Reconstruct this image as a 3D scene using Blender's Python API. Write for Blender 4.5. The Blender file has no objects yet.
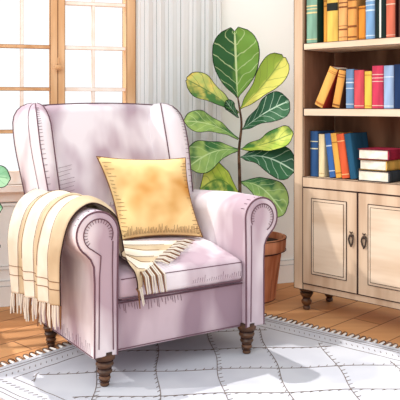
import bpy, bmesh, math, random
from mathutils import Vector, Matrix
R = math.radians
random.seed(7)
COL = bpy.context.scene.collection
scene = bpy.context.scene

# ------------------------------------------------------------------ materials
def rgb(r, g, b):
    f = lambda c: (c/255/12.92) if c/255 <= .04045 else ((c/255+.055)/1.055)**2.4
    return (f(r), f(g), f(b), 1)

class NT:
    def __init__(s, name):
        s.m = bpy.data.materials.new(name); s.m.use_nodes = True
        s.t = s.m.node_tree; s.b = s.t.nodes['Principled BSDF']; s.o = s.t.nodes['Material Output']
        s.b.inputs['Roughness'].default_value = .85
        s.b.inputs['Specular IOR Level'].default_value = .12
    def n(s, typ, **kw):
        nd = s.t.nodes.new(typ)
        for k, v in kw.items(): setattr(nd, k, v)
        return nd
    def l(s, a, b): s.t.links.new(a, b)
    def math(s, op, a, b=None, c=None):
        nd = s.n('ShaderNodeMath', operation=op)
        for i, v in enumerate((a, b, c)):
            if v is None: continue
            if isinstance(v, (int, float)): nd.inputs[i].default_value = v
            else: s.l(v, nd.inputs[i])
        return nd.outputs[0]
    def mix(s, fac, a, b):
        nd = s.n('ShaderNodeMix', data_type='RGBA')
        for sock, v in ((nd.inputs['Factor'], fac), (nd.inputs['A'], a), (nd.inputs['B'], b)):
            if isinstance(v, (int, float, tuple)): sock.default_value = v
            else: s.l(v, sock)
        return nd.outputs['Result']
    def ramp(s, fac, stops):
        nd = s.n('ShaderNodeValToRGB'); cr = nd.color_ramp
        while len(cr.elements) < len(stops): cr.elements.new(.5)
        for e, (p, c) in zip(cr.elements, stops): e.position = p; e.color = c
        s.l(fac, nd.inputs[0]); return nd.outputs[0]
    def noise(s, scale=(1,1,1), k=3., detail=3., rot=(0,0,0)):
        tc = s.n('ShaderNodeTexCoord'); mp = s.n('ShaderNodeMapping'); nz = s.n('ShaderNodeTexNoise')
        mp.inputs['Scale'].default_value = scale; mp.inputs['Rotation'].default_value = rot
        nz.inputs['Scale'].default_value = k; nz.inputs['Detail'].default_value = detail
        s.l(tc.outputs['Object'], mp.inputs['Vector']); s.l(mp.outputs[0], nz.inputs['Vector'])
        return nz.outputs['Fac']

def plain(name, c, rough=.8, spec=.12, metal=0):
    k = NT(name); k.b.inputs['Base Color'].default_value = c
    k.b.inputs['Roughness'].default_value = rough; k.b.inputs['Specular IOR Level'].default_value = spec
    k.b.inputs['Metallic'].default_value = metal
    return k.m

def wash(name, c1, c2, scale=(1,1,1), k=3., lo=.4, hi=.6, rough=.85, rot=(0,0,0), spec=.12):
    """a mottled, hand-painted looking surface: two tones blended by noise"""
    t = NT(name)
    f = t.noise(scale, k, 2.5, rot)
    t.l(t.ramp(f, [(lo, c1), (hi, c2)]), t.b.inputs['Base Color'])
    t.b.inputs['Roughness'].default_value = rough; t.b.inputs['Specular IOR Level'].default_value = spec
    return t.m

INK = plain('ink_brown', rgb(58, 40, 40), .9, .02)
INKB = plain('ink_black', rgb(38, 34, 38), .9, .02)
INKG = plain('ink_grey', rgb(172, 174, 176), .9, .02)
INKL = plain('ink_tan', rgb(120, 84, 60), .9, .02)
FAB = wash('mauve_fabric', rgb(226, 217, 222), rgb(178, 156, 167), (1, 1, .4), 5.0, .44, .60, .9)  # lit and shaded tones of the mauve put into the mottling
FAB_SHADE = wash('mauve_fabric_shaded', rgb(196, 176, 184), rgb(150, 126, 138), (1, 1, .4), 5.0, .42, .60, .9)  # shaded copy of the mauve fabric, shade put into the colour
PIPE_HATCH = plain('plum_piping_hatch', rgb(104, 76, 86), .8)  # piping, and also the drawn shading hatch on the chair
LEGW = wash('walnut_leg', rgb(98, 62, 36), rgb(46, 28, 18), (1, 1, 3), 12, .4, .65, .45, spec=.4)
OCH = wash('ochre_cushion', rgb(242, 208, 148), rgb(200, 138, 64), (1, 1, 1), 4.0, .42, .60)  # pale tone is a highlight put into the wash
CREAM = wash('cream_throw', rgb(224, 215, 200), rgb(210, 196, 176), (1, 1, 1), 8, .4, .65)
TAN = wash('tan_stripe', rgb(200, 180, 150), rgb(182, 160, 130), (1, 1, 1), 8, .4, .65)
FRINGE = plain('throw_fringe', rgb(214, 204, 190))
WOOD = wash('pale_oak', rgb(218, 190, 162), rgb(196, 164, 136), (6, 6, .7), 3, .38, .66, .7)
WOODL = wash('pale_oak_light', rgb(230, 208, 184), rgb(212, 184, 156), (.8, 6, 6), 3, .38, .66, .7)
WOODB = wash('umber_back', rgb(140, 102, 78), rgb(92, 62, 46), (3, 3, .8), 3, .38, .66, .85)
WINW = wash('honey_wood', rgb(232, 192, 150), rgb(212, 164, 118), (4, 4, .6), 4, .38, .66, .7)
WINP = wash('pale_wood', rgb(246, 228, 212), rgb(236, 212, 190), (4, 4, 4), 4, .38, .66, .7)
WALL = wash('white_plaster', rgb(252, 253, 251), rgb(238, 245, 240), (1, 1, .5), 1.6, .42, .66, .95)
TRIM = plain('white_trim', rgb(250, 251, 248), .7)
RUGM = wash('pale_wool', rgb(198, 199, 206), rgb(186, 187, 196), (1, 1, 1), 4, .4, .6, .95)
RUGF = plain('rug_fringe', rgb(232, 228, 224), .95)
RUGI = plain('rug_stitch', rgb(112, 98, 90), .95)
TERRA = wash('terracotta', rgb(206, 138, 102), rgb(172, 100, 68), (6, 6, .6), 4, .38, .64, .8)
SOIL = wash('soil', rgb(70, 50, 40), rgb(44, 30, 24), (1, 1, 1), 40)
STEM = wash('brown_stem', rgb(110, 82, 62), rgb(72, 52, 40), (1, 1, 1), 30)
PAGE = wash('page_block', rgb(246, 240, 226), rgb(226, 216, 198), (1, 1, 1), 20)
BRONZE = plain('dark_bronze', rgb(70, 54, 46), .4, .4, .3)
GOLD = plain('gilt', rgb(238, 214, 150), .5, .3)

def curtain_mat():
    t = NT('sheer_curtain')
    t.l(t.ramp(t.noise((3, 3, .25), 3.), [(.4, rgb(252, 252, 252)), (.66, rgb(246, 249, 250))]), t.b.inputs['Base Color'])
    tr = t.n('ShaderNodeBsdfTranslucent'); tr.inputs[0].default_value = rgb(250, 250, 250)
    mx = t.n('ShaderNodeMixShader'); mx.inputs[0].default_value = .5
    t.l(t.b.outputs[0], mx.inputs[1]); t.l(tr.outputs[0], mx.inputs[2]); t.l(mx.outputs[0], t.o.inputs[0])
    return t.m
SHEER = curtain_mat()

def glass_mat():
    t = NT('window_glass')
    tr = t.n('ShaderNodeBsdfTransparent'); gl = t.n('ShaderNodeBsdfGlossy'); gl.inputs['Roughness'].default_value = .05
    mx = t.n('ShaderNodeMixShader'); mx.inputs[0].default_value = .04
    t.l(tr.outputs[0], mx.inputs[1]); t.l(gl.outputs[0], mx.inputs[2]); t.l(mx.outputs[0], t.o.inputs[0])
    return t.m
GLASS = glass_mat()

def floor_mat():
    t = NT('oak_planks')
    tc = t.n('ShaderNodeTexCoord'); mp = t.n('ShaderNodeMapping'); br = t.n('ShaderNodeTexBrick')
    mp.inputs['Rotation'].default_value = (0, 0, -R(46)); mp.inputs['Location'].default_value = (.3, .03, 0)
    t.l(tc.outputs['Object'], mp.inputs[0]); t.l(mp.outputs[0], br.inputs['Vector'])
    br.inputs['Scale'].default_value = 1; br.inputs['Brick Width'].default_value = 1.35; br.inputs['Row Height'].default_value = .15
    br.inputs['Mortar Size'].default_value = .0032; br.inputs['Mortar Smooth'].default_value = .2; br.inputs['Bias'].default_value = 0
    br.inputs['Color1'].default_value = rgb(224, 170, 118); br.inputs['Color2'].default_value = rgb(204, 146, 96)
    br.inputs['Mortar'].default_value = rgb(96, 62, 42)
    nz = t.n('ShaderNodeTexNoise'); m2 = t.n('ShaderNodeMapping')
    m2.inputs['Rotation'].default_value = (0, 0, -R(46)); m2.inputs['Scale'].default_value = (1, 9, 1)
    t.l(tc.outputs['Object'], m2.inputs[0]); t.l(m2.outputs[0], nz.inputs['Vector']); nz.inputs['Scale'].default_value = 2.2
    dark = t.mix(t.math('MULTIPLY', nz.outputs['Fac'], .55), br.outputs['Color'], rgb(168, 108, 66))
    t.l(dark, t.b.inputs['Base Color']); t.b.inputs['Roughness'].default_value = .6
    return t.m

def leaf_mat(name, left, right, vein, stripe=None):
    """UV: x across the blade (.5 = midrib), y from stalk to tip"""
    t = NT(name)
    uv = t.n('ShaderNodeUVMap'); sp = t.n('ShaderNodeSeparateXYZ'); t.l(uv.outputs[0], sp.inputs[0])
    X, Y = sp.outputs[0], sp.outputs[1]
    a = t.math('ABSOLUTE', t.math('SUBTRACT', X, .5))
    nz = t.noise((1, 1, 1), 14, 2)
    side = t.ramp(t.math('ADD', X, t.math('MULTIPLY', t.math('SUBTRACT', nz, .5), .5)), [(.42, left), (.60, right)])
    if stripe:
        side = t.mix(t.ramp(t.math('ADD', nz, t.math('MULTIPLY', Y, .25)), [(.56, (0,0,0,1)), (.80, (1,1,1,1))]), side, stripe)
    ph = t.math('FRACT', t.math('ADD', t.math('MULTIPLY', t.math('SUBTRACT', Y, t.math('MULTIPLY', a, .55)), 5.5), t.math('MULTIPLY', nz, .8)))
    lat = t.math('LESS_THAN', t.math('ABSOLUTE', t.math('SUBTRACT', ph, .5)), .045)
    mid = t.math('LESS_THAN', a, .022)
    edge = t.math('GREATER_THAN', a, .487)
    c = t.mix(t.math('MAXIMUM', t.math('MULTIPLY', lat, .55), t.math('MULTIPLY', mid, .8)), side, vein)
    t.l(t.mix(edge, c, rgb(30, 52, 36)), t.b.inputs['Base Color'])
    t.b.inputs['Roughness'].default_value = .5; t.b.inputs['Specular IOR Level'].default_value = .25
    return t.m
LF_TOP = leaf_mat('leaf_two_tone', rgb(42, 92, 50), rgb(112, 156, 66), rgb(206, 226, 170))
LF_YEL = leaf_mat('leaf_yellow', rgb(140, 168, 62), rgb(214, 212, 104), rgb(120, 140, 60))
LF_DARK = leaf_mat('leaf_dark', rgb(34, 80, 54), rgb(48, 98, 62), rgb(196, 222, 196))
LF_MID = leaf_mat('leaf_mid', rgb(128, 164, 90), rgb(58, 112, 60), rgb(200, 222, 160), rgb(160, 190, 104))
LF_STR = leaf_mat('leaf_stripe', rgb(80, 130, 70), rgb(176, 196, 110), rgb(60, 110, 60), rgb(228, 208, 110))
LF_LIME = leaf_mat('leaf_lime', rgb(70, 126, 56), rgb(170, 196, 72), rgb(80, 124, 50), rgb(206, 214, 100))
LF_PALE = leaf_mat('leaf_pale', rgb(124, 178, 138), rgb(164, 204, 164), rgb(92, 150, 104))

# ------------------------------------------------------------------ mesh helpers
class MB:
    def __init__(s, *mats): s.v = []; s.f = []; s.mi = []; s.uv = {}; s.mats = list(mats)
    def idx(s, m):
        if m not in s.mats: s.mats.append(m)
        return s.mats.index(m)
    def add(s, vs, fs, m):
        o = len(s.v); i = s.idx(m)
        s.v += [Vector(p) for p in vs]
        for f in fs: s.f.append([o+k for k in f]); s.mi.append(i)
        return o
    def tube(s, pts, r, m, n=5, closed=False, cap=True):
        pts = [Vector(p) for p in pts]; N = len(pts)
        if N < 2: return
        rs = r if isinstance(r, (list, tuple)) else [r]*N
        vs, prev = [], None
        for i, p in enumerate(pts):
            a = pts[(i-1) % N] if (closed or i) else p
            b = pts[(i+1) % N] if (closed or i < N-1) else p
            t = (b-a)
            t = t.normalized() if t.length > 1e-9 else Vector((0,0,1))
            if prev is None:
                prev = t.orthogonal().normalized()
            prev = (prev - t*prev.dot(t))
            prev = prev.normalized() if prev.length > 1e-6 else t.orthogonal().normalized()
            q = t.cross(prev)
            for k in range(n):
                w = 2*math.pi*k/n
                vs.append(p + (prev*math.cos(w)+q*math.sin(w))*rs[i])
        fs = []
        for i in range(N if closed else N-1):
            j = (i+1) % N
            for k in range(n): fs.append([i*n+k, i*n+(k+1) % n, j*n+(k+1) % n, j*n+k])
        if cap and not closed: fs += [list(range(n))[::-1], [(N-1)*n+k for k in range(n)]]
        s.add(vs, fs, m)
    def box(s, lo, hi, m, ink=0, im=None, M=None):
        (a, b, c), (d, e, f) = lo, hi
        P = [Vector(p) for p in ((a,b,c),(d,b,c),(d,e,c),(a,e,c),(a,b,f),(d,b,f),(d,e,f),(a,e,f))]
        if M: P = [M @ p for p in P]
        s.add(P, [[0,3,2,1],[4,5,6,7],[0,1,5,4],[1,2,6,5],[2,3,7,6],[3,0,4,7]], m)
        if ink:
            for i, j in ((0,1),(1,2),(2,3),(3,0),(4,5),(5,6),(6,7),(7,4),(0,4),(1,5),(2,6),(3,7)):
                s.tube([P[i], P[j]], ink, im or INK, 4)
    def rbox(s, lo, hi, r, m, seg=4, fn=None, cuts=0):
        bm = bmesh.new(); bmesh.ops.create_cube(bm, size=1)
        c = [(lo[i]+hi[i])/2 for i in range(3)]; d = [hi[i]-lo[i] for i in range(3)]
        for v in bm.verts: v.co = Vector([c[i]+v.co[i]*d[i] for i in range(3)])
        bmesh.ops.bevel(bm, geom=bm.edges[:], offset=r, segments=seg, profile=.5, affect='EDGES')
        if cuts: bmesh.ops.subdivide_edges(bm, edges=[e for e in bm.edges if e.calc_length() > max(d)*.25], cuts=cuts, use_grid_fill=True)
        bm.verts.ensure_lookup_table(); bm.verts.index_update()
        s.add([fn(v.co.copy()) if fn else v.co.copy() for v in bm.verts], [[v.index for v in f.verts] for f in bm.faces], m)
        bm.free()
    def lathe(s, prof, m, n=24, c=(0,0,0)):
        vs, fs = [], []
        for r, z in prof:
            for k in range(n):
                w = 2*math.pi*k/n; vs.append((c[0]+r*math.cos(w), c[1]+r*math.sin(w), c[2]+z))
        for i in range(len(prof)-1):
            for k in range(n): fs.append([i*n+k, i*n+(k+1) % n, (i+1)*n+(k+1) % n, (i+1)*n+k])
        fs += [list(range(n))[::-1], [(len(prof)-1)*n+k for k in range(n)]]
        s.add(vs, fs, m)
    def loft(s, rings, m, cap=True, closed=True):
        n = len(rings[0]); vs = [p for r in rings for p in r]; fs = []
        for i in range(len(rings)-1):
            for k in range(n if closed else n-1): fs.append([i*n+k, i*n+(k+1) % n, (i+1)*n+(k+1) % n, (i+1)*n+k])
        if cap: fs += [list(range(n))[::-1], [(len(rings)-1)*n+k for k in range(n)]]
        s.add(vs, fs, m)
    def build(s, name, parent=None, loc=None, rot=None, smooth=True, ang=40):
        me = bpy.data.meshes.new(name)
        me.from_pydata([tuple(p) for p in s.v], [], s.f)
        for m in s.mats: me.materials.append(m)
        for p, i in zip(me.polygons, s.mi): p.material_index = i; p.use_smooth = smooth
        bm = bmesh.new(); bm.from_mesh(me); bmesh.ops.recalc_face_normals(bm, faces=bm.faces[:])
        if smooth:
            for e in bm.edges:
                if len(e.link_faces) == 2 and e.calc_face_angle(0) > R(ang): e.smooth = False
        bm.to_mesh(me); bm.free()
        o = bpy.data.objects.new(name, me); COL.objects.link(o)
        if parent: o.parent = parent
        if loc is not None: o.location = loc
        if rot is not None: o.rotation_euler = rot
        return o

def crom(pts, per=6, closed=False):
    pts = [Vector(p) for p in pts]; N = len(pts); out = []
    for i in range(N if closed else N-1):
        if closed: a, b, c, d = pts[(i-1) % N], pts[i], pts[(i+1) % N], pts[(i+2) % N]
        else: a, b, c, d = pts[max(i-1,0)], pts[i], pts[i+1], pts[min(i+2,N-1)]
        for k in range(per):
            t = k/per
            out.append(.5*((2*b)+(c-a)*t+(2*a-5*b+4*c-d)*t*t+(3*b-3*c+d-a)*t**3))
    if not closed: out.append(pts[-1])
    return out

def empty(name, loc=(0,0,0), rz=0, rot=None):
    o = bpy.data.objects.new(name, None); COL.objects.link(o); o.empty_display_size = .1
    o.location = loc; o.rotation_euler = rot or (0, 0, rz)
    return o
def tag(o, label, cat, group=None):
    o['label'] = label; o['category'] = cat
    if group: o['group'] = group
    return o
def struct(o): o['kind'] = 'structure'; return o

# camera: eye at 1.05 m, level, with a vertical lens shift
CAMZ, F = 1.05, 720.0
def pt(px, py, d): return Vector(((px-200)/F*d, d, CAMZ-(py-105)/F*d))
cam = bpy.data.cameras.new('camera'); co = bpy.data.objects.new('camera', cam); COL.objects.link(co)
co.location = (0, 0, CAMZ); co.rotation_euler = (R(90), 0, 0)
cam.sensor_width = 36; cam.lens = 36*F/400; cam.shift_y = -95/400; cam.clip_start = .05
scene.camera = co

# ------------------------------------------------------------------ room shell
m = MB(floor_mat()); m.box((-3.2, -.6, -.05), (3.4, 5.2, 0), m.mats[0]); struct(m.build('floor'))
WO = Vector((-1.03, 3.76, 0)); WA = R(18.2)
WM = Matrix.Translation(WO) @ Matrix.Rotation(WA, 4, 'Z')      # wall frame: +x along the wall, -y into the room
wall_rot = (0, 0, WA)
WX0, WX1, WZ0, WZ1, WTOP = -.20, .70, .63, 1.90, 2.0
m = MB(WALL)
m.box((-1.3, 0, 0), (WX0, .12, WTOP), WALL); m.box((WX1, 0, 0), (2.9, .12, WTOP), WALL)
m.box((WX0, 0, 0), (WX1, .12, WZ0), WALL); m.box((WX0, 0, WZ1), (WX1, .12, WTOP), WALL)
struct(m.build('wall_back', loc=WO, rot=wall_rot))
m = MB(TRIM)
m.box((-1.3, -.016, 0), (2.9, -.0005, .105), TRIM, .0012, INKG); m.box((-1.3, -.011, .105), (2.9, -.0005, .132), TRIM, .0012, INKG)
struct(m.build('baseboard_back', loc=WO, rot=wall_rot))
m = MB(TRIM)
for a, b in ((-1.2, -.25), (-.2, .7)):
    z0, z1 = .20, .53
    for q in (((a, z0), (b, z0)), ((b, z0), (b, z1)), ((b, z1), (a, z1)), ((a, z1), (a, z0))):
        (x0, y0), (x1, y1) = q
        m.box((min(x0,x1)-.008, -.008, min(y0,y1)-.008), (max(x0,x1)+.008, -.0005, max(y0,y1)+.008), TRIM, .001, INKG)
struct(m.build('trim_1', loc=WO, rot=wall_rot))

INKP = plain('ink_peach', rgb(204, 170, 144), .9, .02)
WINS = wash('peach_wood', rgb(252, 242, 234), rgb(246, 226, 210), (3, 3, 3), 4, .4, .66)
WINM = wash('tan_muntin', rgb(222, 178, 136), rgb(206, 156, 112), (4, 4, 4), 4)
# window: two casement sashes meeting at a post, muntins, glass, sill
wr = struct(empty('window_1', WO, WA))
m = MB(WINW)
m.box((WX0-.05, -.02, WZ1), (WX1+.02, .09, WZ1+.05), WINW, .0015, INKL)
m.box((WX1-.045, -.022, WZ0), (WX1+.004, .09, WZ1), WINW, .0018, INKL)
m.box((WX0-.05, -.02, WZ0), (WX0, .09, WZ1), WINW, .0015, INKL)
m.build('window_frame', wr)
m = MB(WINS); m.box((WX0-.08, -.06, WZ0-.03), (WX1+.05, .09, WZ0), WINS, .0012, INKP)
m.box((WX0-.05, -.016, WZ0-.085), (WX1+.02, -.0005, WZ0-.03), WINS, .0012, INKP); m.build('window_sill', wr)
def sash(x0, x1, xm, zs, st, tone, half):
    m = MB(WINW)
    for a, b in half: m.box((a, 0, WZ0+.002), (b, .05, WZ1-.002), WINW, .0016, INKL)
    m.box((x0, .005, WZ0+.002), (x1, .045, WZ0+.07), WINS, .0012, INKP)
    o = m.build('sash', wr)
    g = MB(tone)
    for z in zs: g.box((x0, .012, z-.009), (x1, .04, z+.009), tone, .0010, INKL if tone is WINM else INKP)
    g.box((xm-.008, .014, WZ0+.07), (xm+.008, .038, WZ1-.002), WINS, .0008, INKP)
    g.build('muntin', o)
    p = MB(GLASS); p.box((x0, .024, WZ0+.07), (x1, .028, WZ1-.002), GLASS); p.build('pane', o)
sash(WX0, .245, .098, (1.36, 1.135, .91), 0, WINM, ((.245, .283),))
sash(.322, WX1-.045, .478, (1.36, 1.135,   .91, 1.60), 0, WINS, ((.285, .322),))
m = MB(WINW); m.lathe([(.002, -.012), (.016, -.012), (.022, -.004), (.022, .004), (.016, .012), (.002, .012)], WINW, 14)
m.tube([(0, 0, 0), (0, .03, 0)], .008, WINW, 6)
m.tube([(0,0,.02),(0,-.01,.05)], .006, WINW, 6)
m.build('latch', wr, (.284, -.032, 1.25))

# curtains and rod
def curtain(x0, x1, zt, folds, name, label, phase=0., y0=-.075):
    m = MB(SHEER); nx, nz = folds*10, 14; W = x1-x0
    def P(i, z):
        t = i/nx; w = 2*math.pi*folds*t+phase
        a = .011+.006*math.sin(t*9)
        return Vector((x0+W*t+.010*math.sin(w*2), y0+a*math.sin(w)+.006*math.sin(3*z+t*8), z))
    zs = [.012+(zt-.012)*j/nz for j in range(nz+1)]
    vs = [P(i, z) for z in zs for i in range(nx+1)]; n = nx+1
    m.add(vs, [[j*n+i, j*n+i+1, (j+1)*n+i+1, (j+1)*n+i] for j in range(nz) for i in range(nx)], SHEER)
    for k in range(folds*2+1):
        i = min(nx, k*5)
        za = (.012, .7, .35, .9)[k % 4]
        if k % 2 == 0: continue
        m.tube([P(i, za+(zt-za)*j/10)+Vector((0, -.002, 0)) for j in range(11)], .0011 if k % 4 == 1 else .0017, INKG, 4)
    o = m.build(name, loc=WO, rot=wall_rot, ang=80)
    s = o.modifiers.new('solid', 'SOLIDIFY'); s.thickness = .002
    return tag(o, label, 'curtain', 'sheer white curtains at the window')
curtain(.705, 1.19, 1.785, 7, 'curtain', 'sheer white curtain hanging in folds behind the armchair, right of the wooden window')
curtain(-.62, -.085, 1.785, 7, 'curtain', 'sheer white curtain at the far left edge of the window')
rr = empty('curtain_rod', WO, WA); tag(rr, 'slim wooden curtain rod above the window holding both white curtains', 'curtain rod')
m = MB(WINW); m.tube([(-.75, -.075, 1.80), (1.3, -.075, 1.80)], .014, WINW, 10)
m.build('rod', rr)
for x in (-.7, 1.25):
    m = MB(WINW); m.box((x-.01, -.075, 1.775), (x+.01, -.0005, 1.787), WINW); m.box((x-.02, -.008, 1.75), (x+.02, -.0005, 1.82), WINW); m.build('bracket', rr)

# ------------------------------------------------------------------ rug
RC = Vector((.02, 3.80, 0)); RA = R(49)                        # far corner; local -x runs down the left edge, local +y.. see below
ra = Vector((-math.cos(RA), -math.sin(RA), 0)); rb = Vector((math.sin(RA), -math.cos(RA), 0))
ra = Vector((-.655, -.756, 0)); rb = Vector((.756, -.655, 0))
rug = empty('area_rug', RC, math.atan2(ra.y, ra.x)); tag(rug, 'pale grey wool rug with stitched diamond lattice and looped fringe under the armchair', 'rug')
RL, RW, RT = 1.41, 2.3, .008                                    # local +x = ra, local +y = rb (left-handed order fixed by sign)
sg = 1 if ra.x*rb.y-ra.y*rb.x > 0 else -1
def rp(a, b, z=RT): return Vector((a, sg*b, z))
m = MB(RUGM)
pv = [rp(0,0,.0005), rp(RL,0,.0005), rp(RL,RW,.0005), rp(0,RW,.0005), rp(0,0), rp(RL,0), rp(RL,RW), rp(0,RW)]
m.add(pv, [[0,3,2,1],[4,5,6,7],[0,1,5,4],[1,2,6,5],[2,3,7,6],[3,0,4,7]], RUGM)
m.build('pile', rug)
m = MB(RUGI); zz = RT+.0003
def rline(p, q, r=.0013, wob=.002):
    p, q = Vector(p), Vector(q); n = max(2, int((q-p).length/.05)); d = (q-p).normalized(); o = Vector((-d.y, d.x, 0))
    m.tube([p.lerp(q, i/n)+o*random.uniform(-wob, wob) for i in range(n+1)], r, RUGI, 4)
for off in (.028, .05, .135):
    rline(rp(off, off, zz), rp(RL-off, off, zz)); rline(rp(RL-off, off, zz), rp(RL-off, RW, zz)); rline(rp(off, off, zz), rp(off, RW, zz))
for k in range(44):
    a = .11+k*.027
    if a < RL-.1: rline(rp(a, .085, zz), rp(a+.012, .10, zz), .0016, 0)
for k in range(76):
    b = .11+k*.027
    rline(rp(RL-.085, b, zz), rp(RL-.10, b+.012, zz), .0016, 0); rline(rp(.085, b, zz), rp(.10, b+.012, zz), .0016, 0)
# diamond lattice with little cross stitches
LS, A0, A1, B1 = .335, .16, RL-.16, RW-.02
def inside(a, b): return A0 < a < A1 and .16 < b < B1
for fam in (1, -1):
    for k in range(-12, 14):
        seg = []
        for i in range(0, 640):
            a = A0+i*.004*.75; b = fam*(a-A0-.20)+k*LS
            wv = .010*math.sin(a*19+k*2+fam)
            if inside(a, b): seg.append((a, b+wv))
        if len(seg) > 6:
            m.tube([rp(a, b, zz) for a, b in seg[::6]], .0017, RUGI, 4)
            for q in seg[3::9]:
                s_ = .020*(1 if (k+fam) % 2 else -1)
                m.tube([rp(q[0], q[1], zz), rp(q[0]+s_, q[1]+.006*fam, zz)], .0015, RUGI, 4)
m.build('stitching', rug)
def fringe(name, f, n):
    m = MB(RUGF)
    for k in range(n):
        t = (k+.5)/n; j = random.uniform(-.15, .15)
        pts = []
        for i in range(13):
            w = 2*math.pi*i/12
            pts.append(f(t+(.40*math.sin(w)+(j-.25)*(1-math.cos(w))*.8)/n, .026*(1-math.cos(w))+random.uniform(-.001, .001), .0045+.003*math.sin(w/2)))
        m.tube(pts, .0019, RUGI if k % 3 else INK, 5)
        m.tube([f(t-.12/n, .0, .004), f(t+(j-.3)/n, .046, .003)], [.008, .005], RUGF, 5)
    m.build('fringe', rug)
fringe('fringe', lambda t, o, z: rp(t*RL, -o, z), 40)
fringe('fringe', lambda t, o, z: rp(-o, t*RW, z), 76)

# ------------------------------------------------------------------ armchair
TH = R(32.5); CH = Vector((-.237, 3.08, 0))
chair = empty('wingback_armchair', CH, TH)
tag(chair, 'pale mauve wingback armchair with rolled arms and turned wooden legs on the rug', 'armchair')
CM = Matrix.Translation(CH) @ Matrix.Rotation(TH, 4, 'Z')
CB = .125
# legs
LP = [(.003,0),(.013,.0),(.017,.004),(.017,.012),(.013,.017),(.019,.022),(.023,.030),(.019,.039),(.018,.042),(.025,.048),(.029,.056),(.024,.065),(.023,.068),(.031,.075),(.034,.083),(.029,.093),(.029,.096),(.038,.102),(.040,.112),(.040,.135),(.003,.135)]
for sx in (-1, 1):
    for sy in (-1, 1):
        on_rug = not (sx < 0 and sy > 0)
        m = MB(LEGW); z0 = RT if on_rug else .0
        m.lathe([(r, z) for r, z in LP], LEGW, 20)
        for r, z in ((.0185,.0175),(.0195,.0405),(.025,.0665),(.031,.0945)):
            m.tube([(r*math.cos(2*math.pi*k/20), r*math.sin(2*math.pi*k/20), z) for k in range(20)], .0018, INK, 4, True)
        m.build('leg', chair, (sx*.335+(.018 if sx < 0 else 0), sy*.275-.005, z0))
# base: front rail, bottom and back panel
m = MB(FAB_SHADE)
m.rbox((-.30, -.288, CB), (.33, .30, .315), .012, FAB_SHADE, 3)
m.rbox((-.385, .20, CB), (.39, .345, .60), .03, FAB_SHADE, 4)
m.tube([(-.31, -.289, .308), (.31, -.289, .308)], .0032, PIPE_HATCH, 6)
m.tube([(-.31, -.2895, .135), (.31, -.2895, .135)], .002, PIPE_HATCH, 5)
for k in range(26):  # hatch strokes under the top seam, drawn shading
    x = -.295+k*.012+random.uniform(-.003, .003)
    m.tube([(x, -.2895, .303), (x+.004, -.2895, .303-random.uniform(.012, .04))], .0009, PIPE_HATCH, 4)
m.build('base', chair)
# arms
def arm_profile():
    cu, cz, r = .388, .578, .086
    P = [(.306, CB), (.306, .35), (.304, .50)]
    for k in range(0, 23):
        a = R(178-k*10.6); P.append((cu+r*math.cos(a), cz+r*math.sin(a)))
    P += [(.418, .487), (.406, .460), (.403, .40), (.403, .25), (.403, CB)]
    return P
AP = arm_profile()
def inset(P, d):
    out = []; N = len(P)
    for i in range(N):
        a, b = Vector(P[i-1]), Vector(P[(i+1) % N]); t = (b-a).normalized()
        out.append((P[i][0]-t.y*d*-1, P[i][1]+t.x*d*-1))
    return out
DU = {1: 0., -1: .028}
def drop(v): return -.028*max(0, (v+.1)/.42)                   # the arm sinks a little towards the back
for sx in (-1, 1):
    m = MB(FAB if sx > 0 else FAB)
    rings = []
    for v, d in ((-.318, .016), (-.316, .010), (-.311, .004), (-.302, 0), (-.1, 0), (.1, 0), (.30, 0)):
        PP = inset(AP, d) if d else AP
        rings.append([(sx*(u-DU[sx]), v, z+(drop(v) if z > .4 else 0)) for u, z in PP])
    m.loft(rings, FAB)
    cu, cz = .388-DU[sx], .578
    # piping around the front face and scroll
    p = MB(PIPE_HATCH)
    ring = [Vector((sx*(u-DU[sx]), -.3125, z)) for u, z in inset(AP, .003)]
    p.tube(ring[:3]+ring[3:], .0036, PIPE_HATCH, 6)
    p.tube([(sx*(.403-DU[sx]), -.302, CB+.004), (sx*(.403-DU[sx]), .30, CB+.004)], .0026, PIPE_HATCH, 5)
    inner = [Vector((sx*(cu+.058*math.cos(R(w))), -.3195, cz+.058*math.sin(R(w)))) for w in range(205, -75, -10)]
    p.tube(inner+[Vector((sx*(.378-DU[sx]), -.3195, .50)), Vector((sx*(.384-DU[sx]), -.3195, .42)), Vector((sx*(.386-DU[sx]), -.3195, .16))] if sx < 0 else inner, .0022, PIPE_HATCH, 5)
    p.tube([Vector((sx*(cu-.058), -.3195, .55)), Vector((sx*(.332-DU[sx]), -.3195, .46)), Vector((sx*(.328-DU[sx]), -.3195, .15))], .0022, PIPE_HATCH, 5)
    h = m
    for w in range(-40, 206, 13):  # hatch strokes inside the scroll, shading drawn in ink
        q = R(w); h.tube([(sx*(cu+.056*math.cos(q)), -.3195, cz+.056*math.sin(q)), (sx*(cu+.043*math.cos(q)), -.3195, cz+.043*math.sin(q))], .0011, PIPE_HATCH, 4)
    for k in range(9):                                          # short hatch strokes behind the roll, shading drawn as dark lines
        w = R(25+k*16); rr_ = .0868
        h.tube([(sx*(cu+rr_*math.cos(w)), -.297, cz+rr_*math.sin(w)), (sx*(cu+rr_*math.cos(w)), -.27-random.uniform(0, .02), cz+rr_*math.sin(w))], .0011, PIPE_HATCH, 4)
    for k in range(30):  # hatch strokes along the bottom edge, drawn shading
        v = -.28+k*.018
        h.tube([(sx*(.4035-DU[sx]), v, CB+.008), (sx*(.4035-DU[sx]), v+.003, CB+.008+random.uniform(.012, .05))], .0009, PIPE_HATCH, 4)
    a = m.build('arm', chair, ang=60)
    p.build('piping', a)
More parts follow.
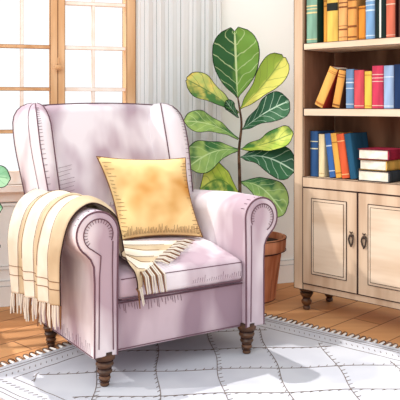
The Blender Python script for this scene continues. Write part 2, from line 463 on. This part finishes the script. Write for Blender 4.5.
# back cushion panel
LEAN = .34
def lean(z): return LEAN*(z-.42)+.02
def bfn(p):
    z = p.z; t = max(0, min(1, (z-.42)/.64)); x = p.x/.32
    bulge = .030*(1-x*x)*math.sin(math.pi*min(1, t*.9+.05))
    front = 1 if p.y < .23 else 0
    y = p.y+lean(z)-(bulge if front else 0)
    z2 = z+ (.010*(1-x*x) if z > .95 else 0)
    return Vector((p.x*(.90+.03*t), y, z2))
m = MB(FAB); m.rbox((-.335, .17, .40), (.335, .30, 1.05), .045, FAB, 5, bfn, 5)
h = m
edge = [bfn(Vector((-.325+.65*k/20, .200, 1.049))) for k in range(21)]
for k in range(16):  # slanted hatch strokes at the left side, drawn shading
    z = .50+k*.018; c = bfn(Vector((-.27, .17, z)))
    for q in range(1):
        h.tube([c+Vector((-.03, -.006, .0)), c+Vector((.02+random.uniform(0, .02), -.012, .014))], .0009, PIPE_HATCH, 4)
for k in range(13):  # upright hatch strokes low on the back, drawn shading
    x = -.19+k*.018; c = bfn(Vector((x, .17, .55)))
    h.tube([c+Vector((0, -.003, 0)), c+Vector((.02, .004, .05+random.uniform(-.01, .02)))], .0009, PIPE_HATCH, 4)
bk = m.build('backrest', chair, ang=70)
p = MB(PIPE_HATCH); p.tube(edge, .0030, PIPE_HATCH, 5); p.build('piping', bk)
# wings
def wing(sx):
    base = [(.285,.335),(.305,.285),(.330,.238),(.362,.215),(.398,.225),(.428,.270),(.450,.345),(.448,.425),(.400,.460),(.320,.455)]
    if sx > 0: base[0] = (.225,.345); base[1] = (.240,.290); base[2] = (.285,.240); base[3] = (.345,.215)
    zs = [.50,.58,.66,.74,.82,.88,.93,.97,1.00,1.025,1.043,1.054,1.058]
    cen = Vector((.350, .350)); rings = []; tr = []
    for z in zs:
        s = 1 if z < .93 else max(.0, 1-((z-.93)/.1285)**2.6)**(1/2.2)
        s = max(s, .06)
        nar = max(0, (.86-z)/.36)
        ctl = []
        for u, v in base:
            q = Vector((u, v)); q = cen+(q-cen)*s
            u2 = q.x-nar*.045*max(0, (q.x-.30)/.15); v2 = q.y+LEAN*(z-1.0)+.072+nar*.012
            ctl.append(Vector((u2, v2, z)))
        ring = crom(ctl, 4, True)
        ring = [Vector((r.x*.93, r.y, r.z)) for r in ring]; ctl = [Vector((c.x*.93, c.y, c.z)) for c in ctl]
        rings.append([Vector((sx*r.x, r.y, r.z)) for r in ring]); tr.append(ctl)
    m = MB(FAB); m.loft(rings, FAB)
    p = MB(PIPE_HATCH)
    for i, r in ((2, .003), (4, .0026), (7, .0026), (5, .0012)):
        p.tube([Vector((sx*(c[i].x+(.002 if i > 3 else -.001)), c[i].y-(.002 if i < 6 else -.001), c[i].z)) for c in tr], r, PIPE_HATCH, 5)
    h = m
    for j in range(2, len(tr)-3):  # hatch strokes on the front band, shading drawn as lines
        for q in range(3):
            t = q/3
            a = tr[j][4].lerp(tr[j+1][4], t); b = tr[j][3].lerp(tr[j+1][3], t)
            e = a.lerp(b, .42)
            h.tube([Vector((sx*a.x, a.y-.003, a.z)), Vector((sx*e.x, e.y-.006, e.z+.002))], .0011, PIPE_HATCH, 4)
    w = m.build('wing', chair, ang=70)
    p.build('piping', w)
wing(-1); wing(1)
# seat cushion
def sfn(p):
    x = (p.x-.012)/.29; y = (p.y+.05)/.26
    if p.z > .36: p.z += .016*max(0, 1-x*x)*max(0, 1-y*y)+.045*max(0, min(1, (p.y+.31)/.26))
    return p
m = MB(FAB); m.rbox((-.276, -.312, .318), (.302, .235, .412), .030, FAB, 4, sfn, 4)
h = m
p = MB(PIPE_HATCH)
p.tube([(-.262, -.306, .400), (.29, -.306, .400)], .0022, PIPE_HATCH, 5)
p.tube([(-.262, -.309, .326), (.29, -.309, .326)], .0034, PIPE_HATCH, 5)
for k in range(22):  # hatch strokes on the front face, drawn shading
    x = .28-k*.011; h.tube([(x, -.3115, .345), (x+.003, -.3125, .345+random.uniform(.008, .03))], .0008, PIPE_HATCH, 4)
st = m.build('seat_cushion', chair, ang=70)
p.build('piping', st)

# ------------------------------------------------------------------ ochre cushion
def cushion():
    TL, TR, BR, BL = Vector((-.466, 3.24, .819)), Vector((-.068, 3.365, .803)), Vector((.012, 3.185, .466)), Vector((-.337, 3.07, .474))
    nrm = ((TR-BL).cross(TL-BR)).normalized()
    if nrm.y > 0: nrm = -nrm
    n = 22; org = (BL+BR)/2; mid = (TL+TR+BR+BL)/4
    def P(i, j, sgn):
        a, b = i/n, j/n; x, y = 2*a-1, 2*b-1
        # pull the edges in between the corners
        x2 = x*(1-.10*(1-y*y)*abs(x)**3); y2 = y*(1-.08*(1-x*x)*abs(y)**3)
        A, B = (x2+1)/2, (y2+1)/2
        p = BL.lerp(BR, A).lerp(TL.lerp(TR, A), B)
        t = .068*((1-x**4)*(1-y**4))**.55*(1-.25*max(abs(x), abs(y)))
        return p+nrm*t*sgn - org
    m = MB(OCH)
    for sgn in (1, -1):
        vs = [P(i, j, sgn) for j in range(n+1) for i in range(n+1)]; w = n+1
        m.add(vs, [[j*w+i, j*w+i+1, (j+1)*w+i+1, (j+1)*w+i] for j in range(n) for i in range(n)], OCH)
    h = m
    rim = [P(i, 0, 1) for i in range(n)]+[P(n, j, 1) for j in range(n)]+[P(n-i, n, 1) for i in range(n)]+[P(0, n-j, 1) for j in range(n)]
    p = MB(INKL); p.tube(rim, .0030, INKL, 5, True)
    for j in range(1, 21):  # ink hatch along the side edges, shading drawn as strokes
        for i0 in (0, n):
            L = random.uniform(1.0, 2.6); d = 1 if i0 == 0 else -1
            h.tube([P(i0+d*.4, j, 1)+nrm*.002, P(i0+d*L*.6, j-.3, 1)+nrm*.002, P(i0+d*L, j-.5, 1)+nrm*.0015], .0010, INKL, 4)
    for k in range(52):  # ink hatch along the bottom edge, drawn shading
        i = .8+k*.4; L = random.uniform(.8, 2.6)
        h.tube([P(i, .4, 1)+nrm*.002, P(i+.1, L*.6, 1)+nrm*.002, P(i+.2, L, 1)+nrm*.0015], .0010, INKL, 4)
    o = m.build('throw_pillow', loc=org, ang=80)
    tag(o, 'square ochre yellow cushion propped against the back of the mauve armchair', 'cushion')
    p.build('piping', o)
cushion()

# ------------------------------------------------------------------ knitted throw over the left arm
def throw():
    rear = [(-.476,.245,.268),(-.484,.25,.40),(-.484,.25,.52),(-.444,.255,.625),(-.362,.26,.668),(-.300,.21,.648),(-.262,.14,.585),(-.252,.06,.52),(-.215,.00,.480),(-.12,-.045,.474),(0.0,-.075,.470),(.115,-.095,.466)]
    front = [(-.470,-.250,.322),(-.474,-.255,.42),(-.472,-.262,.52),(-.440,-.270,.632),(-.360,-.262,.679),(-.270,-.250,.632),(-.240,-.240,.57),(-.228,-.240,.51),(-.226,-.270,.455),(-.222,-.318,.425),(-.220,-.338,.395),(-.216,-.338,.360)]
    A, B = crom(rear, 8), crom(front, 8); N = len(A); W = 36
    G = []
    for i in range(N):
        row = []
        for k in range(W+1):
            t = k/W; p = A[i].lerp(B[i], t)
            s = i/(N-1)
            if i > 0 and i < N-1: tang = (A[i+1]-A[i-1]).lerp(B[i+1]-B[i-1], t)
            else: tang = (A[min(i+1,N-1)]-A[max(i-1,0)])
            nn = (B[i]-A[i]).cross(tang).normalized()
            if s < .34:
                if nn.x > 0: nn = -nn
            elif nn.z < 0: nn = -nn
            amp = .021*(1-.35*s) if s < .5 else .011
            ph = 2*math.pi*3.3*t+1.2*math.sin(s*4)
            fold = amp*(.5+.5*math.sin(ph))+.004*(.5+.5*math.sin(2*math.pi*8*t+s*5))
            fold *= 1-t**8*.9; fold += .012*math.exp(-((t-.86)/.07)**2)*(1 if s < .62 else .3)
            # rounded sag between front and rear on the hanging side
            q = p+nn*(fold+.006)
            if s > .62 and q.y > -.322:
                top = .414+.016*max(0, 1-(q.x/.29)**2)*max(0, 1-((q.y+.05)/.26)**2)+.045*max(0, min(1, (q.y+.31)/.26))
                q.z = max(q.z, top+.007+fold*.5)
            row.append(q)
        G.append(row)
    org = Vector((-.50, .0, .30)); m = MB(CREAM)
    def stripe(k, i):
        return TAN if (k//6) % 2 == 1 else CREAM
    for i in range(N-1):
        for k in range(W):
            pass
    vs = [p-org for r in G for p in r]; w = W+1
    m.idx(TAN); o0 = m.add(vs, [], CREAM)
    for i in range(N-1):
        for k in range(W):
            m.f.append([i*w+k, i*w+k+1, (i+1)*w+k+1, (i+1)*w+k]); m.mi.append(m.idx(stripe(k, i)))
    root = m.build('throw_blanket', loc=CM @ org, rot=(0, 0, TH), ang=80)
    sd = root.modifiers.new('thick', 'SOLIDIFY'); sd.thickness = .004; sd.offset = 0
    tag(root, 'cream and tan striped fringed throw draped over the left arm of the mauve armchair', 'throw blanket')
    e = MB(INK)
    e.tube([r[0]-org for r in G], .0026, INK, 5); e.tube([r[W]-org for r in G], .0026, INK, 5)
    e.tube([p-org for p in G[0]], .0018, INK, 5); e.tube([p-org for p in G[-1]], .0016, INK, 5)
    for i in (5, 7): e.tube([p-org+Vector((-.0035, 0, 0)) for p in G[i]], .0012, INKL, 4)
    for k in (6, 12, 18, 24, 30):
        e.tube([G[i][k]-org+(G[i][k]-G[max(0,i-1)][k]).cross(Vector((0,1,0))).normalized()*0+(Vector((-.004,0,.003)) if i < 34 else Vector((0,-.001,.004))) for i in range(0 if k % 12 else 10, N-4)], .0010, INKL, 4)
    e.build('edging', root)
    f = MB(FRINGE)
    for k in range(0, W+1, 1):
        p = G[0][k]-org; d = Vector((random.uniform(-.006, .004), random.uniform(-.014, .014), -.075-random.uniform(0, .018)))
        f.tube([p, p+d*.5+Vector((random.uniform(-.004,.002), 0, 0)), p+d], [.0044, .0046, .0026], FRINGE if k % 4 else INKL, 5)
    f.build('fringe', root)
    f = MB(FRINGE)
    for k in range(0, W+1, 1):
        t = k/W; p = G[-1][k]-org
        # strands in the middle lie on the seat, the front ones hang over the edge of the cushion
        tip = p+org+Vector((.052-.05*t*t, -.030-.035*t, 0))
        if tip.y > -.30 and t < .8:
            tip.z = .424+.016*max(0, 1-((tip.y+.05)/.26)**2)+.045*max(0, min(1, (tip.y+.31)/.26))+.004
            mid = p.lerp(tip-org, .5)+Vector((0, 0, .006)); tip = tip-org
        else:
            p0 = p+org; out = min(p0.y-.004, -.330)
            tip = Vector((p0.x+.014, out-.006, min(p0.z, .41)-.072))-org; mid = Vector((p0.x+.008, out, min(p0.z, .415)-.012))-org
        tip += Vector((random.uniform(-.006, .006), random.uniform(-.004, .0), 0))
        f.tube([p, mid, tip], [.0036, .0040, .0022], FRINGE if k % 3 else INKL, 5)
    f.build('fringe', root)
throw()

# ------------------------------------------------------------------ fiddle-leaf fig
def leaf(parent, base, tip, width, mat, nh=(0,-1,.25), sag=.02, org=Vector((0,0,0)), notch=.0, bend=0., oval=False):
    base, tip = Vector(base), Vector(tip); ax = tip-base; L = ax.length; ax.normalize()
    nrm = Vector(nh); nrm = (nrm-ax*nrm.dot(ax)).normalized(); sd = ax.cross(nrm).normalized()
    if sd.x < 0 and abs(ax.z) > .5: sd = -sd
    NL, NW = 22, 10; prof = [(0,.03),(.06,.10),(.15,.30),(.28,.44),(.42,.58),(.56,.82),(.70,.99),(.80,1.0),(.88,.90),(.94,.72),(.98,.46),(1,.16)]
    if oval: prof = [(0,.03),(.05,.12),(.12,.34),(.2,.55),(.3,.74),(.42,.90),(.55,.985),(.66,1.0),(.78,.95),(.88,.80),(.94,.62),(.98,.40),(1,.16)]
    def wd(t):
        for (a, x), (b, y) in zip(prof, prof[1:]):
            if a <= t <= b: return x+(y-x)*(t-a)/(b-a)
        return .1
    m = MB(mat); vs = []; uv = []
    for i in range(NL+1):
        t = i/NL; c = base+ax*L*t+Vector((0,0,1))*sag*math.sin(math.pi*t)+sd*bend*math.sin(math.pi*t)
        for k in range(NW+1):
            x = 2*k/NW-1; w = wd(t)*width/2
            rip = .006*math.sin(t*17+x*2.)*abs(x)
            back = notch*L*(1-abs(x))**1.0*max(0, t-.8)/.2 if notch else 0
            vs.append(c+sd*x*w+nrm*(.30*w*x*x*.6+rip)-ax*back-org); uv.append((k/NW, t))
    n = NW+1
    m.add(vs, [[i*n+k, i*n+k+1, (i+1)*n+k+1, (i+1)*n+k] for i in range(NL) for k in range(NW)], mat)
    rim = [vs[i*n] for i in range(NL+1)]+[vs[NL*n+k] for k in range(1, NW)]+[vs[i*n+NW] for i in range(NL, -1, -1)]
    m.tube(rim, .0019, INKG2, 4)
    o = m.build('leaf', parent, ang=80)
    lay = o.data.uv_layers.new(name='UVMap')
    for lp in o.data.loops:
        vi = lp.vertex_index
        lay.data[lp.index].uv = uv[vi] if vi < len(uv) else (0, 0)
    return o
INKG2 = plain('ink_green', rgb(30, 48, 36), .9, .02)
PC = Vector((.262, 3.93, 0))
fig = empty('fiddle_leaf_fig', PC); tag(fig, 'tall fiddle leaf fig with broad green leaves in a terracotta pot behind the armchair', 'potted plant')
m = MB(TERRA)
m.lathe([(.004,.0),(.143,0),(.150,.006),(.182,.255),(.186,.262),(.200,.264),(.204,.270),(.208,.330),(.206,.336),(.196,.337),(.190,.330),(.188,.285),(.004,.285)], TERRA, 40)
for r, z in ((.2095,.333),(.2060,.267),(.1855,.258),(.1475,.003)):
    m.tube([(r*math.cos(2*math.pi*k/40), r*math.sin(2*math.pi*k/40), z) for k in range(40)], .0022, INK, 4, True)
for k in range(16):
    w = R(k*22.5+random.uniform(-6, 6)); z0, z1 = .02, .24*random.uniform(.5, 1)
    rr1 = lambda z: .1505+.0325*(z-.006)/.25
    m.tube([(rr1(z0)*math.cos(w), rr1(z0)*math.sin(w), z0), (rr1(z1)*math.cos(w), rr1(z1)*math.sin(w), z1)], .0011, INKL, 4)
m.build('pot', fig)
m = MB(SOIL); m.lathe([(.004,.284),(.187,.284),(.187,.302),(.10,.312),(.004,.314)], SOIL, 30); m.build('soil', fig)
SD = 3.90
spts = [Vector((PC.x-.02, PC.y, .30)), pt(240.5, 205, SD), pt(239.5, 170, SD), pt(239, 150, SD), pt(241.5, 125, SD), pt(239.5, 108, SD), pt(237.5, 96, SD)]
m = MB(STEM); sp = crom(spts, 6); m.tube([p-PC for p in sp], [.011-.007*i/(len(sp)-1) for i in range(len(sp))], STEM, 8); m.build('stem', fig)
D = SD
leaves = [  # base, tip, width(px), material, normal hint, sag, notch, bend
    ((237.5, 98, D), (234.5, 27, D-.10), 45, LF_TOP, (0,-1,.15), .0, .06, 0),
    ((240, 109, D), (284, 56, D-.12), 28, LF_YEL, (.1,-1,.35), .0, .02, .012),
    ((238.5, 113, D), (186, 79, D-.14), 26, LF_STR, (-.1,-1,.55), .012, .02, 0),
    ((241.5, 130, D), (289, 101, D-.14), 29, LF_DARK, (.1,-1,.5), .015, 0, 0),
    ((238.5, 139, D), (184, 121, D-.16), 23, LF_MID, (0,-1,.6), .028, 0, 0),
    ((240, 149, D), (293, 133, D-.16), 22, LF_LIME, (0,-1,.5), -.012, 0, 0),
    ((239, 150, D), (188, 167, D-.18), 32, LF_MID, (0,-1,.5), .035, 0, 0),
    ((240, 157, D), (294, 171, D-.14), 33, LF_DARK, (.1,-1,.4), .035, 0, 0),
    ((239.5, 196, D), (200, 190, D-.16), 40, LF_LIME, (-.1,-1,.3), .07, 0, 0),
    ((241, 182, D), (284, 214, D-.10), 33, LF_MID, (.15,-1,.35), .05, 0, 0),
    ((238.5, 118, D), (226, 101, D-.05), 10, LF_DARK, (0,-1,.3), 0, 0, 0),
]
for b, t, w, mt, nh, sg_, nt, bd in leaves:
    leaf(fig, pt(*b)-PC, pt(*t)-PC, w/F*D*1.03, mt, nh, sg_, notch=nt, bend=bd, oval=nt > .05)

# second plant at the left edge of the picture
QC = Vector((-1.10, 3.20, 0))
pl = empty('potted_plant', QC); tag(pl, 'pale green leafy plant reaching in at the left edge beside the armchair', 'potted plant')
m = MB(TERRA); m.lathe([(.004,0),(.085,0),(.088,.005),(.108,.17),(.122,.172),(.124,.215),(.112,.217),(.108,.19),(.004,.19)], TERRA, 30); m.build('pot', pl)
m = MB(SOIL); m.lathe([(.004,.189),(.107,.189),(.1,.2),(.004,.204)], SOIL, 24); m.build('soil', pl)
m = MB(STEM); m.tube(crom([(0,0,.19),(.02,0,.4),(.01,.01,.62),(.03,0,.84)], 6), [.009]*19, STEM, 8); m.build('stem', pl)
for b, t, w, sg_, nh in (((.026,0,.70),(.270,-.05,.728),.105,.02,(0,-1,.5)), ((.012,0,.55),(.235,-.05,.60),.075,.02,(0,-1,.5)), ((.015,0,.40),(.222,-.04,.43),.085,.02,(0,-1,.5)),
                         ((.028,0,.84),(-.05,.02,1.04),.11,0,(0,-1,.2)), ((.02,0,.66),(-.2,.02,.76),.10,.02,(0,-1,.4)), ((.015,0,.48),(-.2,-.04,.50),.10,.03,(0,-1,.4)), ((.03,0,.82),(.07,.12,.98),.09,0,(1,-1,.2))):
    leaf(pl, b, t, w, LF_PALE, nh, sg_)

# ------------------------------------------------------------------ bookcase
BO = Vector((.497, 3.69, 0)); BR_ = -R(43.46)
BMX = Matrix.Translation(BO) @ Matrix.Rotation(BR_, 4, 'Z')
bc = empty('bookcase', BO, BR_); tag(bc, 'tall pale wooden bookcase with open shelves above two panelled doors', 'bookcase')
W, DP, ZB, ZT = .722, .30, .112, 2.02
IK = .0016
for nm, x0, x1 in (('side_panel', -.018, .037), ('side_panel', W-.042, W)):
    m = MB(WOOD); m.box((x0, 0, ZB), (x1, DP, ZT), WOOD, IK); m.build(nm, bc)
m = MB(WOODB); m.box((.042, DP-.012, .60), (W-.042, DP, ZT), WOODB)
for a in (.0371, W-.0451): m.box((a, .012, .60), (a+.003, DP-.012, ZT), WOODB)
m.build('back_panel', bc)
for z0, z1 in ((1.33, 1.362), (.996, 1.032), (1.66, 1.69)):
    m = MB(WOODL); m.box((.0402, .002, z0), (W-.046, DP-.013, z1), WOODL, IK); m.build('shelf', bc)
m = MB(WOODL); m.box((-.02, -.02, ZT), (W+.02, DP+.005, ZT+.05), WOODL, IK); m.build('top', bc)
m = MB(WOOD); m.box((.037, -.004, .635), (W-.042, DP-.012, .685), WOOD, IK)
m.build('cabinet_top', bc)
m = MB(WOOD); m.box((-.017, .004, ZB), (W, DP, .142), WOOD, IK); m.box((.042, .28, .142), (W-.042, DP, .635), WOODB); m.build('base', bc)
def door(x0, x1, hx):
    z0, z1 = .146, .631
    m = MB(WOOD); m.box((x0, -.004, z0), (x1, .018, z1), WOOD, .0020, INK)
    d = m.build('door', bc)
    p = MB(WOODL); a, b, c, e = x0+.055, x1-.058, z0+.055, z1-.05
    p.box((a, -.007, c), (b, -.003, e), WOODL, .0020, INK)
    p.box((a+.014, -.011, c+.014), (b-.014, -.006, e-.014), WOODL, .0013, INK)
    p.build('panel', d)
    h = MB(BRONZE)
    h.lathe([(.002,-.006),(.010,-.006),(.013,-.001),(.010,.004),(.002,.005)], BRONZE, 14, (0,0,.018))
    ring = [(.010*math.sin(w)*(1.0 if math.cos(w) > 0 else 1.25), -.006, -.004-.024*math.cos(w+math.pi)*-1) for w in [2*math.pi*k/20 for k in range(20)]]
    h.tube(ring, .0042, BRONZE, 7, True)
    h.tube([(0, .002, .02), (0, -.012, .02)], .004, BRONZE, 6); h.tube([(0,-.006,-.026),(0,-.006,-.037)], [.0065,.003], BRONZE, 8)
    h.tube([(-.008, -.004, .036), (0, -.005, .028), (.008, -.004, .036)], .003, BRONZE, 6)
    h.build('handle', d, (hx, -.006, .405), )
door(.039, .354, .325); door(.360, .678, .395)
FP = [(.003,0),(.015,0),(.019,.004),(.019,.014),(.014,.020),(.020,.026),(.027,.038),(.027,.046),(.018,.056),(.017,.060),(.026,.068),(.033,.080),(.034,.088),(.024,.094),(.036,.098),(.038,.112),(.003,.112)]
for x in (.028, W-.042):
    for y in (.045, DP-.045):
        m = MB(LEGW); m.lathe(FP, LEGW, 20)
        for r, z in ((.0145,.020),(.0185,.058),(.025,.094)): m.tube([(r*math.cos(2*math.pi*k/20), r*math.sin(2*math.pi*k/20), z) for k in range(20)], .002, INK, 4, True)
        m.build('foot', bc, (x, y, 0))

# ------------------------------------------------------------------ books
_bm = {}
def bmat(c):
    if c not in _bm: _bm[c] = wash('cloth_%d_%d_%d' % c, rgb(*c), rgb(*[int(k*.78) for k in c]), (4, 4, .6), 5, .40, .66, .8)
    return _bm[c]
def book(s, b, z, w, h, dep, col, label, group, tilt=0, bands=(), bandc=(240, 218, 160), side=None, flat=False, stripe=None, rz=0):
    C = bmat(col); S = bmat(side) if side else C; bc_ = bmat(bandc)
    root = empty('book', BMX @ Vector((s, b, z)), rot=(0, R(tilt), BR_+rz))
    tag(root, label, 'book', group)
    x0 = -w if tilt > 0 else 0
    def T(p):
        x, y, zz_ = p
        if flat: return Vector((-y, -zz_, x))
        return Vector((x+x0, y, zz_))
    tb = .0035
    c = MB(C); n = 8
    prof = [(w/2-w/2*math.cos(math.pi*k/n), .008-.008*math.sin(math.pi*k/n)) for k in range(n+1)]  # rounded spine
    out = prof+[(w-tb, .010), (tb, .010)]
    c.loft([[T((x, y, 0)) for x, y in out], [T((x, y, h)) for x, y in out]], C)
    for a, e in ((0, tb), (w-tb, w)):
        P = [T(q) for q in ((a,.008,0),(e,.008,0),(e,dep,0),(a,dep,0),(a,.008,h),(e,.008,h),(e,dep,h),(a,dep,h))]
        c.add(P, [[0,3,2,1],[4,5,6,7],[0,1,5,4],[1,2,6,5],[2,3,7,6],[3,0,4,7]], S)
        for i, j in ((0,4),(3,7),(2,6),(0,3),(4,7),(5,6),(1,2)): c.tube([P[i], P[j]], .0011, INK, 4)
    for z0 in (0, h): c.tube([T((x, y-.0005, z0)) for x, y in prof], .0012, INK, 4)
    def band(z0, z1, mt):
        r0 = [T((w/2+(x-w/2)*1.01, y-.0012, z0)) for x, y in prof]; r1 = [T((w/2+(x-w/2)*1.01, y-.0012, z1)) for x, y in prof]
        c.loft([r0, r1], mt, False, False)
    for z0, z1 in bands: band(z0*h, z1*h, bc_)
    if stripe:
        c.add([T((w*.45, -.0014, .02*h)), T((w*.62, -.0014, .02*h)), T((w*.62, -.0014, .98*h)), T((w*.45, -.0014, .98*h))], [[0,1,2,3]], bmat(stripe))
    c.build('cover', root)
    p = MB(PAGE); P = [T(q) for q in ((tb,.009,.004),(w-tb,.009,.004),(w-tb,dep-.005,.004),(tb,dep-.005,.004),(tb,.009,h-.004),(w-tb,.009,h-.004),(w-tb,dep-.005,h-.004),(tb,dep-.005,h-.004))]
    p.add(P, [[0,3,2,1],[4,5,6,7],[0,1,5,4],[1,2,6,5],[2,3,7,6],[3,0,4,7]], PAGE)
    p.build('pages', root, smooth=False)
    return root
GT, GM, GB, GS = 'books on the top visible shelf', 'books on the middle shelf', 'books standing on the cabinet top', 'stacked books on the cabinet top'
Z1, Z2, Z3 = 1.3630, 1.0330, .6862
B2 = [(.06,.075), (.72,.745), (.80,.825)]
book(.046, .012, Z1, .064, .25, .19, (134,176,154), 'thick sage green book with gilt bands, first at the left of the top shelf', GT, bands=[(.07,.085),(.60,.63),(.68,.70),(.74,.765)], side=(30,62,48))
book(.128, .045, Z1, .027, .26, .19, (224,158,70), 'thin amber gold book between the sage green and the yellow book', GT, bands=[(.70,.72),(.8,.82)], bandc=(150,92,40))
book(.157, .030, Z1, .064, .26, .19, (236,196,98), 'yellow book with a black label on its spine, on the top shelf', GT, bands=[(.60,.75)], bandc=(46,48,44))
book(.224, .032, Z1, .049, .25, .18, (232,172,108), 'tan orange book with brown bands, next to the black-labelled yellow book', GT, bands=[(.08,.09),(.22,.25),(.30,.31),(.66,.69),(.75,.77)], bandc=(136,82,50))
book(.275, .034, Z1, .050, .25, .18, (226,160,88), 'tan gold banded book left of the short amber book on the top shelf', GT, bands=[(.06,.09),(.26,.30),(.62,.66),(.78,.80)], bandc=(140,84,46))
book(.328, .045, Z1, .045, .168, .15, (222,142,56), 'short amber book, lowest on the top shelf, beside the sky blue one', GT, bands=[(.90,.94),(.05,.07)], bandc=(150,88,36))
book(.377, .030, Z1, .048, .26, .19, (124,164,204), 'sky blue book with pale bands on the top shelf', GT, bands=[(.06,.08),(.52,.55),(.62,.64),(.70,.72)], bandc=(206,224,238))
book(.428, .032, Z1, .056, .26, .19, (28,44,42), 'blackish green book with a white line down its spine', GT, stripe=(226,228,220))
book(.487, .028, Z1, .046, .25, .19, (206,110,86), 'terracotta red book with thin pale bands on the top shelf', GT, bands=[(.05,.06),(.62,.64),(.72,.735)], bandc=(240,206,180), side=(84,40,38))
book(.548, .034, Z1, .05, .26, .19, (92,58,50), 'dark brown book at the right end of the top shelf', GT)

book(.128, .03, Z2+.001, .05, .213, .15, (236,178,96), 'yellow book with red covers leaning steeply, leftmost on the middle shelf', GM, tilt=26, bands=[(.86,.875),(.9,.91),(.05,.10)], bandc=(190,120,60), side=(176,52,44))
book(.225, .035, Z2+.001, .042, .189, .15, (226,160,82), 'small amber book with dark covers leaning against the blue-grey book', GM, tilt=12.5, bands=[(.80,.82),(.87,.89),(.05,.09)], bandc=(140,84,44), side=(96,54,40))
book(.2675, .030, Z2, .044, .193, .16, (108,140,178), 'blue-grey upright book with pale bands, right of the leaning books', GM, bands=[(.1,.12),(.5,.52),(.64,.67),(.74,.75)], bandc=(208,220,232))
book(.3135, .030, Z2, .054, .187, .16, (210,82,92), 'plain red book between the blue-grey and the narrow yellow book', GM, bands=[(.06,.08)], bandc=(240,190,170))
book(.3695, .032, Z2, .042, .180, .16, (236,194,84), 'narrow yellow book between two red books on the middle shelf', GM, bands=[(.06,.08),(.88,.90)], bandc=(190,140,60))
book(.4135, .026, Z2, .060, .204, .17, (204,64,92), 'crimson book with gilt bands, tallest red one on the middle shelf', GM, bands=[(.06,.08),(.62,.64),(.70,.72),(.78,.80)], bandc=(240,190,180))
book(.4755, .026, Z2, .051, .203, .17, (158,182,216), 'pale blue book beside the navy book on the middle shelf', GM, bands=[(.05,.07),(.72,.74)], bandc=(226,236,246))
book(.5285, .026, Z2, .055, .206, .17, (34,54,92), 'navy book at the right end of the middle shelf', GM)

book(.054, .035, Z3, .046, .232, .16, (50,84,130), 'navy blue book with two gilt bands, first on the cabinet top', GB, bands=[(.60,.625),(.76,.78)], bandc=(214,206,170))
book(.102, .040, Z3, .034, .218, .16, (238,216,170), 'slim cream book between the navy and the mid blue book', GB, bands=[(.08,.09)], bandc=(200,160,100))
book(.170, .036, Z3, .034, .222, .16, (62,104,168), 'mid blue book leaning left beside the slim cream book', GB, tilt=-8, bands=[(.14,.16),(.70,.73)], bandc=(200,214,232))
book(.206, .038, Z3, .034, .224, .16, (232,172,80), 'ochre book leaning left between the blue and the orange book', GB, tilt=-8.5, bands=[(.1,.12),(.78,.80)], bandc=(170,110,50))
book(.2425, .036, Z3, .042, .222, .16, (220,96,58), 'orange red book leaning left on the cabinet top', GB, tilt=-9, bands=[(.08,.10),(.82,.84)], bandc=(250,190,130))
book(.2870, .040, Z3, .036, .224, .16, (40,88,118), 'dark teal book leaning left beside the book stack', GB, tilt=-9.5)
book(.512, .215, Z3, .052, .19, .172, (66,74,82), 'dark grey book lying flat at the bottom of the book stack', GS, flat=True)
book(.502, .212, Z3+.0525, .050, .18, .155, (236,190,98), 'yellow book lying flat in the middle of the book stack', GS, flat=True, rz=R(-2))
book(.502, .208, Z3+.1035, .050, .18, .165, (176,44,72), 'crimson book lying flat on top of the book stack', GS, flat=True, rz=R(2))

# ------------------------------------------------------------------ light
w = bpy.data.worlds.new('sky'); scene.world = w; w.use_nodes = True
bg = w.node_tree.nodes['Background']; bg.inputs[0].default_value = (.975, .995, 1, 1); bg.inputs[1].default_value = 1.12
def sun(name, travel, e, ang, col):
    s = bpy.data.lights.new(name, 'SUN'); s.energy = e; s.angle = R(ang); s.color = col
    o = bpy.data.objects.new(name, s); COL.objects.link(o); o.location = (-2, 5, 4)
    o.rotation_euler = Vector(travel).to_track_quat('-Z', 'Y').to_euler()
sun('sunlight', (.44, -.9, -1.9), 2.6, 1.0, (1, .97, .92))
sun('added_low_sun', (.6, .07, -.37), 1.75, 1.2, (1, .97, .93))  # added second sun from the left, throws the shadow across the cabinet doors
al = bpy.data.lights.new('fill_light', 'AREA'); al.shape = 'RECTANGLE'; al.size = 2.4; al.size_y = 1.6; al.energy = 48; al.color = (.96, .985, 1)  # added soft fill above the camera, brightens wall and chair front
ao = bpy.data.objects.new('fill_light', al); COL.objects.link(ao); ao.location = (-.9, .2, 2.7)
ao.rotation_euler = (Vector((0, 3.6, .8))-ao.location).to_track_quat('-Z', 'Y').to_euler()
scene.view_settings.view_transform = 'Standard'; scene.view_settings.look = 'None'
